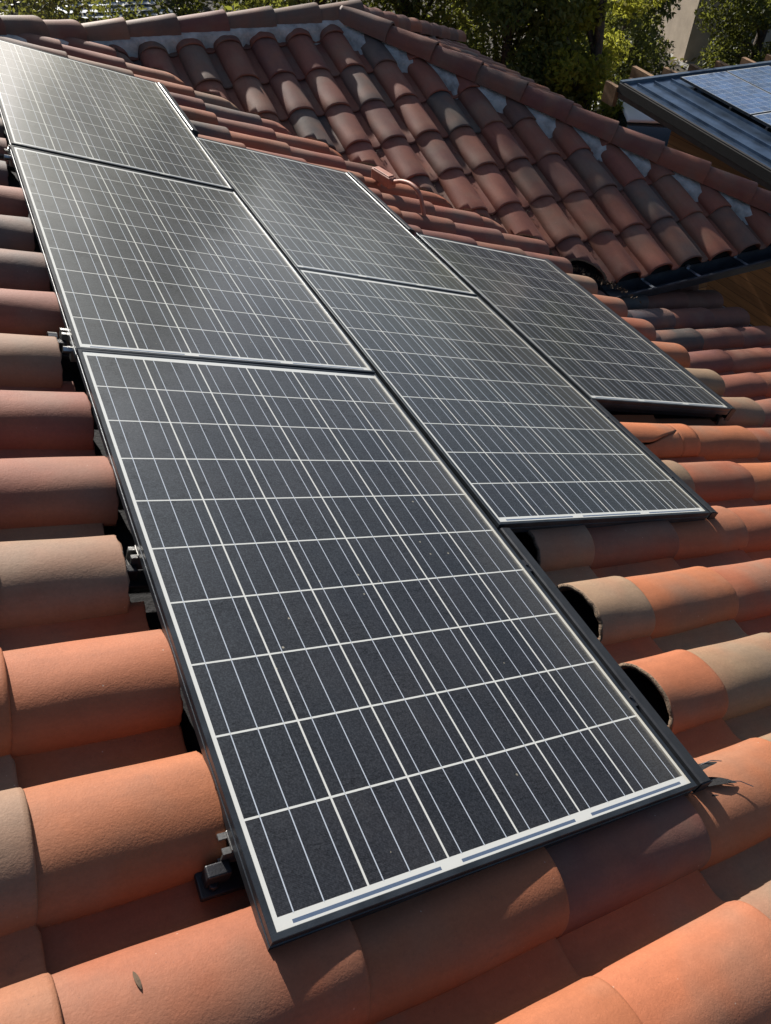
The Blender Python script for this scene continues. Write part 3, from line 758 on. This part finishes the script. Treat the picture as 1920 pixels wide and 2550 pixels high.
# bent wire guard at the near right corner
def wire_guard():
    M = T(*to_world((1.03, -0.035, -0.05)))@ROT; e = empty('wire_guard', M); tag(e, 'torn black mesh flap with bent wires sticking out at the panel corner', 'wire guard')
    rd = random.Random(4); f = MB()
    def flap(a, b, w):
        a, b = Vector(a), Vector(b); s_ = Vector((b.y-a.y, a.x-b.x, 0.02)).normalized(); k = len(f.V)
        for i in range(6):
            t = i/5; p = a.lerp(b, t)+Vector((0, 0, 0.010*math.sin(t*3))); ww = w*(1-t)**0.7+0.0015
            f.V += [tuple(p-s_*ww), tuple(p+s_*ww)]
        f.F += [(k+2*i, k+2*i+1, k+2*i+3, k+2*i+2) for i in range(5)]; f.m += [0]*5
    flap((-0.02, 0.050, 0.012), (0.065, 0.044, 0.034), 0.010); flap((-0.01, 0.025, 0.010), (0.088, -0.008, 0.024), 0.014); flap((-0.02, 0.005, 0.004), (0.050, -0.018, 0.006), 0.014)
    f.build('mesh_flap', MAT['deck'], e, M)
    for a, b in (((0.06, 0.0, 0.030), (0.118, -0.030, 0.032)), ((0.02, 0.052, 0.030), (0.070, 0.040, 0.044))):
        w_ = MB(); a, b = Vector(a), Vector(b); w_.tube([a, a.lerp(b, 0.5)+Vector((0, 0.004, 0.004)), b], 0.0011, 5); w_.build('wire', MAT['alu'], e, M)
wire_guard()

# ------------------------------------------------------------------ the painted conduit beyond the second column
def conduit():
    b = Vector((2.182, 4.312, -0.932)); e = empty('conduit_fitting', T(*b)); e.matrix_basis = ROOF_S@e.matrix_basis; tag(e, 'terracotta painted conduit elbow with a bent pipe hooked over the tile crests', 'conduit')
    M = T(*b); d = Vector((0.153, -0.988, 0)); L = lambda p: Vector(p)-b
    leg = MB(); leg.tube([(0, 0, -0.03), (0, 0, 0.105)], 0.016, 12); leg.build('riser', MAT['pipe'], e, M, True)
    nut = MB(); nut.tube([(0, 0, 0.060), (0, 0, 0.088)], 0.022, 6); nut.build('coupling', MAT['pipe'], e, M)
    top = MB(); Mx = frame_mat(Vector((0, 0, 0.140)), d, Vector((0.988, 0.153, 0)), Vector((0, 0, 1)))
    top.box(-0.048, 0.175, -0.029, 0.029, -0.042, 0.030, 0, Mx); bevel(top.build('elbow_body', MAT['pipe'], e, M), 0.011, 3)
    cov = MB(); cov.box(-0.030, 0.155, -0.022, 0.022, 0.030, 0.036, 0, Mx); bevel(cov.build('cover_plate', MAT['pipe'], e, M), 0.003, 2)
    P = [(2.210, 4.140, -0.790), (2.216, 4.091, -0.776), (2.223, 4.042, -0.735), (2.232, 3.985, -0.698), (2.240, 3.932, -0.700), (2.251, 3.860, -0.729), (2.257, 3.825, -0.765), (2.262, 3.795, -0.830), (2.266, 3.763, -0.910)]
    P = [(2.205, 4.150, -0.790), (2.214, 4.095, -0.772), (2.223, 4.042, -0.748), (2.240, 3.940, -0.730), (2.251, 3.860, -0.745), (2.258, 3.815, -0.795), (2.266, 3.770, -0.920)]
    # smooth the bend
    for _ in range(2):
        Q = [P[0]]
        for a, c in zip(P, P[1:]):
            a, c = Vector(a), Vector(c); Q += [a.lerp(c, 0.25), a.lerp(c, 0.75)]
        P = Q+[P[-1]]
    t = MB(); t.tube([L(p) for p in P], 0.0135, 12); t.build('bent_pipe', MAT['pipe'], e, M, True)
    c = MB(); c.tube([L((2.203, 4.163, -0.790)), L((2.209, 4.125, -0.781))], 0.020, 10); c.build('coupling', MAT['pipe'], e, M, True)
conduit()

# ------------------------------------------------------------------ leaf litter in the valley and pans
def litter():
    rd = random.Random(21); V = []; F = []
    def flake(c, s_):
        q = Quaternion((rd.gauss(0, 1), rd.gauss(0, 1), rd.gauss(0, 1), rd.gauss(0, 1))).normalized(); a, b = q@Vector((s_, 0, 0)), q@Vector((0, s_*rd.uniform(0.25, 0.6), 0)); k = len(V)
        V.extend([tuple(c-a), tuple(c-b*0.9), tuple(c+a), tuple(c+b)]); F.append((k, k+1, k+2, k+3))
    for _ in range(1500):
        t = rd.random()**0.7; x = JX+0.3+t*2.75; y = VAL-x+rd.gauss(0.03, 0.06)
        flake(Vector((x, y, zmain(x)+rd.uniform(-0.005, 0.028))), rd.uniform(0.006, 0.018))
    for _ in range(700):                        # pans of the wing slope
        c = rd.randrange(2, 9); m = rd.randrange(2, 7); r = 1.755+PITCH*c+0.148+rd.gauss(0, 0.016); x = 0.588+EXPO*m+rd.gauss(0.05, 0.06)
        p = M2@Vector((x, r, 0.010+rd.random()*0.008))
        if VAL+0.1 < p.x+p.y < EX+RY-0.25 and x < 3.08: flake(p, rd.uniform(0.003, 0.009))
    tag(put('leaf_litter', mesh('leaf_litter', [ROOF_S@Vector(v) for v in V], F, MAT['litter'])), kind='stuff')
litter()

# ------------------------------------------------------------------ metal roofed building on the right
def metal_building():
    A = Vector((9.52, 10.40, -2.57)); k = 0.06; S = Vector((0, -1, -k)).normalized(); U = S.cross(Vector((1, 0, 0))); 
    M = frame_mat(A, (1, 0, 0), (0, 1, k), (0, -k, 1)); M = frame_mat(A, Vector((1, 0, 0)), -S, Vector((1, 0, 0)).cross(-S))
    e = empty('metal_roofed_building', T(13, 7, GZ)); tag(e, 'cedar sided building with dark standing seam metal roof and two panels', 'building')
    L, W = 7.6, 7.0
    r = MB(); r.box(0.0, W, -L, 0, -0.03, 0.0)
    x = 0.21
    while x < W: r.box(x, x+0.022, -L+0.02, -0.12, 0.0, 0.040); x += 0.355
    r.build('metal_roof', MAT['seam'], e, M)
    f = MB(); f.box(-0.012, W, -0.002, 0.07, -0.05, 0.045); f.build('ridge_flashing', simple('flashing', (0.16, 0.20, 0.25), 0.35, 0.6), e, M)
    f = MB(); f.box(-0.035, 0.0, -L, 0.05, -0.125, 0.012); f.box(-0.012, 0.03, -L, 0.0, 0.012, 0.030); f.build('fascia', MAT['beam'], e, M)
    f = MB(); f.box(-0.020, 0.0, -L, 0.02, -0.205, -0.125); f.build('trim_board', simple('trim_board', (0.085, 0.055, 0.040), 0.8, 0, 0.3, 6), e, M)
    wb = MB(); wb.box(A.x+0.36, A.x+W-0.4, A.y-L, A.y-1.0, GZ, A.z-0.40); wb.build('wall', MAT['siding'], e)
    for i, xx in enumerate((-0.06, 0.42, 0.86, 1.60, 2.20, 2.84, 3.48, 4.1)):
        q = MB(); q.box(xx, xx+0.085, 0.055 if i < 2 else -1.0, 0.36 if i < 2 else 0.82, -0.36, -0.055 if i < 3 else -0.14); q.build('rafter', MAT['rafter'], e, M)
    rr = MB(); rr.box(0.95, 1.0, -2.3, 0.0, 0.05, 0.085)
    # panels
    for i, (ux, vy, lab) in enumerate(((1.105, -2.35, 'left blue panel on the dark metal roof'), (2.105, -2.35, 'right blue panel cut off by the picture edge on the metal roof'), (1.105, -4.02, 'lower blue panel on the metal roof, mostly out of the picture'))):
        Mp = M@T(ux-0.13, vy+0.46, 0.115); panel(0, 0, 0, 0, lab, 'blue panels on the metal roof', ME_LAMB, Mp)
        rl = MB(); rl.box(ux-0.17, ux+0.84, vy+0.81, vy+0.85, 0.0405, 0.077); rl.box(ux-0.17, ux+0.84, vy+1.68, vy+1.72, 0.0405, 0.077); rl.build('panel_rail', MAT['hook'], e, M)
metal_building()

# stucco building behind the trees
sbm = MB(); sbm.add([(19.35,19.05,GZ),(27,16.4,GZ),(30,24,GZ),(20.9,26.0,GZ),(19.35,19.05,0.6),(27,16.4,0.6),(30,24,0.6),(20.9,26.0,0.6)], [(0,1,5,4),(1,2,6,5),(2,3,7,6),(3,0,4,7),(4,5,6,7)])
so_ = sbm.build('stucco_building', MAT['stucco']); tag(so_, 'plain tan stucco building corner behind dark trees', 'building')

# parked white car glimpsed past the roof
def car():
    M = T(12.35, 12.75, GZ)@Matrix.Rotation(R_(62), 4, 'Z')
    e = empty('parked_car', M); tag(e, 'white parked car half hidden between tile hip and cedar wall', 'car')
    def loft(secs, mat, name, smooth=True):
        mb = MB(); n = len(secs[0]); V = [p for s_ in secs for p in s_]
        mb.add(V, [(i*n+k, i*n+(k+1) % n, (i+1)*n+(k+1) % n, (i+1)*n+k) for i in range(len(secs)-1) for k in range(n)]+[tuple(range(n))[::-1], tuple((len(secs)-1)*n+k for k in range(n))])
        return bevel(mb.build(name, mat, e, M, smooth), 0.02, 2)
    def sec(x, w_, z0, z1, tw): return [(x, -w_, z0), (x, -w_, z0+(z1-z0)*.55), (x, -tw, z1), (x, tw, z1), (x, w_, z0+(z1-z0)*.55), (x, w_, z0)]
    loft([sec(-2.2,.78,.30,.80,.70), sec(-1.9,.88,.24,.95,.80), sec(-.6,.90,.22,1.0,.84), sec(.9,.90,.22,.98,.82), sec(1.8,.86,.24,.86,.74), sec(2.2,.72,.32,.70,.62)], MAT['carpaint'], 'body')
    loft([sec(-1.75,.78,.94,1.05,.70), sec(-1.2,.76,.94,1.40,.60), sec(-.2,.76,.94,1.45,.60), sec(.5,.76,.94,1.36,.58), sec(1.15,.78,.92,1.0,.70)], MAT['glass'], 'window')
    loft([sec(-1.25,.62,1.38,1.44,.56), sec(-.7,.63,1.42,1.50,.58), sec(0.0,.63,1.42,1.50,.58), sec(.42,.60,1.36,1.43,.54)], MAT['carpaint'], 'car_roof')
    for sx in (-1.35, 1.4):
        for sy in (-.84, .84):
            t = MB(); t.tube([(sx, sy-.1, .32), (sx, sy+.1, .32)], .32, 20); wo_ = t.build('wheel', MAT['tyre'], e, M)
            q = MB(); q.tube([(sx, sy-.105, .32), (sx, sy+.105, .32)], .19, 14); q.build('rim', MAT['rim'], wo_, M)
car()

# pale sheets, post and rails beyond the ridge
def sheets():
    M = T(4.3, 29.6, GZ); e = empty('sheet_stack', M); tag(e, 'stack of long pale corrugated sheets lying on the ground beyond the ridge', 'sheet stack')
    rd = random.Random(2)
    for i in range(5):
        b = MB(); z = 0.35+0.09*i; n = 12; x0, x1 = -1.6+rd.uniform(-.2, .2), 1.6+rd.uniform(-.5, .3); y0 = -1.2+0.36*i
        for k in range(n+1):
            yy = y0+0.9*k/n; zz = z+0.025*math.sin(k*2.1); b.V += [(x0, yy, zz), (x1, yy-0.5, zz)]
        b.F = [(2*k, 2*k+1, 2*k+3, 2*k+2) for k in range(n)]; b.m = [0]*n
        o = b.build('sheet', MAT['board'], e, M); sm = o.modifiers.new('s', 'SOLIDIFY'); sm.thickness = 0.015
    b = MB(); b.box(-1.3, 1.3, -.9, -.75, 0, .34); b.box(-1.3, 1.3, .5, .65, 0, .34); b.build('bearer', MAT['post'], e, M)
sheets()
pm = MB(); pm.tube([(8.05, 25.0, GZ), (8.06, 25.0, -4.1), (8.04, 25.0, -2.6)], 0.17, 12, radii=[0.19, 0.17, 0.165])
tag(pm.build('fence_post', MAT['post'], smooth=True), 'weathered round fence post standing beyond the ridge', 'fence post')
rl = MB(); rl.box(8.6, 8.75, 25.8, 25.95, GZ, -2.6); rl.box(9.3, 9.6, 25.8, 25.95, GZ, -2.6); rl.box(8.75, 9.3, 25.83, 25.89, -3.95, -3.86); rl.box(8.75, 9.3, 25.83, 25.89, -3.55, -3.46)
tag(rl.build('gate', MAT['rail']), 'rust brown gate with thin rails beside the round post', 'gate')
lwm = MB(); lwm.box(6.6, 8.6, 23.3, 23.7, GZ, -4.42); tag(lwm.build('low_wall', MAT['path']), 'low pale block wall in front of the round post', 'wall')

# ------------------------------------------------------------------ trees
def leaves(clumps, n, size, seed, spread=0.5):
    rg = np.random.default_rng(seed); C = np.array([c[:3] for c in clumps]); Rr = np.array([c[3] for c in clumps]); p = Rr**2.2/np.sum(Rr**2.2)
    idx = rg.choice(len(C), n, p=p); d = rg.normal(size=(n, 3)); d /= np.linalg.norm(d, axis=1)[:, None]
    rad = Rr[idx]*(1-0.75*rg.random(n)**2.2); pos = C[idx]+d*rad[:, None]*np.array([1, 1, 0.85])
    a = rg.normal(size=(n, 3)); a /= np.linalg.norm(a, axis=1)[:, None]; b = np.cross(a, d+0.6*rg.normal(size=(n, 3))); b /= np.linalg.norm(b, axis=1)[:, None]
    s = size*(0.6+0.8*rg.random(n))[:, None]
    V = np.stack([pos-a*s, pos-b*s*0.42, pos+a*s, pos+b*s*0.42], 1).reshape(-1, 3)
    tint = np.clip(0.5+0.28*rg.normal(size=n)+(rg.random(len(C))*0.8-0.4)[idx], 0, 1)
    return V, np.repeat(tint, 4)
def leaf_mesh(name, V, tint, mat):
    n = len(V)//4; me = bpy.data.meshes.new(name); me.vertices.add(len(V)); me.vertices.foreach_set('co', V.astype(np.float32).ravel())
    me.loops.add(4*n); me.loops.foreach_set('vertex_index', np.arange(4*n, dtype=np.int32)); me.polygons.add(n)
    me.polygons.foreach_set('loop_start', np.arange(0, 4*n, 4, dtype=np.int32)); me.polygons.foreach_set('loop_total', np.full(n, 4, dtype=np.int32))
    me.update(calc_edges=True); at = me.attributes.new('tint', 'FLOAT', 'POINT'); at.data.foreach_set('value', tint.astype(np.float32)); me.materials.append(mat); return me
def tree(x, y, h, rx, ry, base, n, size, mat, label, seed, name='tree', cat='tree', nc=34, group=None):
    M = T(x, y, GZ); e = empty(name, M); tag(e, label, cat, group); rd = random.Random(seed); cl = []
    for _ in range(nc):
        a, u_ = rd.uniform(0, 6.283), rd.random(); rr = rd.random()**0.5; z = base+(h-base)*u_; taper = 0.45+0.75*math.sin(math.pi*min(1, max(0.08, u_*0.85+0.12)))
        cl.append((rx*rr*taper*math.cos(a), ry*rr*taper*math.sin(a), z, rd.uniform(0.22, 0.42)*min(rx, 2.4)))
    V, t = leaves(cl, n, size, seed); put('crown', leaf_mesh('crown', V, t, MAT[mat]), e, M)
    tr = MB(); tr.tube([(0, 0, -0.1), (0.05, 0.03, base*0.6+0.2), (0.1, -0.05, (base+h)*0.5), (0.0, 0.0, h*0.85)], 0.1, 9, radii=[0.20, 0.15, 0.09, 0.03])
    for c in cl[::4]:
        z0 = min(c[2]*0.55+base*0.3, h*0.7); tr.tube([(0.06, 0, z0), (c[0]*0.5, c[1]*0.5, z0*0.45+c[2]*0.55), (c[0], c[1], c[2])], 0.03, 6, radii=[0.07, 0.045, 0.015])
    tr.build('trunk', MAT['bark'], e, M, True)
    return e
tree(0.7, 16.2, 4.1, 1.8, 1.5, 0.9, 9000, 0.055, 'leaf_olive', 'pale sunlit olive green shrub behind the ridge caps at far left', 1, 'shrub', 'shrub', 30)
tree(5.7, 25.6, 7.5, 1.9, 1.8, 0.1, 12000, 0.085, 'leaf_dark', 'dark evergreen tree in shade behind the pale sheets', 2)
tree(9.4, 27.0, 8.0, 2.6, 2.0, 0.1, 12000, 0.085, 'leaf_dark', 'dark tree behind the round fence post', 3)
tree(1.5, 35.5, 8.0, 4.2, 3.0, 0.1, 9000, 0.12, 'leaf_dark', 'dark tree behind the pale olive shrub', 13)
tree(7.4, 34.0, 9.0, 4.4, 3.0, 0.1, 9000, 0.12, 'leaf_dark', 'large dark tree farthest beyond the ridge', 14)
tree(6.7, 17.2, 5.2, 1.8, 1.5, 0.1, 19000, 0.064, 'leaf_oak', 'bushy speckled oak tree behind the end of the ridge', 4, nc=60)
tree(5.75, 17.6, 13.4, 2.2, 1.9, 5.2, 26000, 0.085, 'leaf_dark', 'tall dark tree added behind the ridge, its unseen crown shading the wing slope', 12, nc=90)  # added tree, high crown out of view shades the right of the wing slope
tree(8.7, 16.6, 5.3, 2.0, 1.8, 0.0, 30000, 0.068, 'leaf_oak', 'broad dark green oak tree above the wing hip', 5, nc=54)
tree(10.1, 15.0, 4.5, 1.5, 1.5, 0.0, 26000, 0.066, 'leaf_oak', 'leafy tree reaching down to the metal roof corner', 6, nc=54)
tree(11.45, 13.7, 4.2, 1.05, 1.0, 0.3, 12000, 0.062, 'leaf_yellow', 'yellow green backlit tree left of the rafters', 7, nc=36)
tree(14.1, 16.0, 5.0, 1.35, 1.3, 0.1, 15000, 0.062, 'leaf_dark', 'dark tree between the yellow green tree and the stucco corner', 8, nc=44)
tree(16.0, 18.8, 6.4, 1.9, 1.6, 0.2, 12000, 0.07, 'leaf_oak', 'tall tree standing left of the stucco corner', 9, nc=44)
tree(19.2, 16.4, 5.6, 1.5, 1.4, 0.1, 15000, 0.065, 'leaf_dark', 'dark tree in front of the stucco wall at right', 10, nc=44)
tree(19.2, 15.2, 3.1, 0.9, 0.8, 0.5, 6500, 0.055, 'leaf_oak', 'bright green bush at the right edge of the picture', 11, 'bush', 'bush', 18)
def scrub():
    rg = np.random.default_rng(5); n = 9000; xy = np.stack([rg.uniform(2, 24, n), rg.uniform(13, 30, n)], 1)
    a = rg.normal(size=(n, 3)); a /= np.linalg.norm(a, axis=1)[:, None]; b = rg.normal(size=(n, 3)); s = 0.05+0.09*rg.random((n, 1))
    p = np.c_[xy, GZ+0.02+0.25*rg.random(n)**3]; keep = (np.sin(xy[:, 0]*1.7)+np.cos(xy[:, 1]*1.3)+rg.normal(size=n)*0.6) > -0.2; p, a, b, s = p[keep], a[keep], b[keep], s[keep]
    V = np.stack([p-a*s, p-b*s*0.25, p+a*s, p+b*s*0.25], 1).reshape(-1, 3)
    tag(put('undergrowth', leaf_mesh('undergrowth', V, np.repeat(rg.random(len(p)), 4), leaf_mat('dry_scrub', (0.05, 0.04, 0.02), (0.16, 0.12, 0.06), 0.2))), kind='stuff')
scrub()
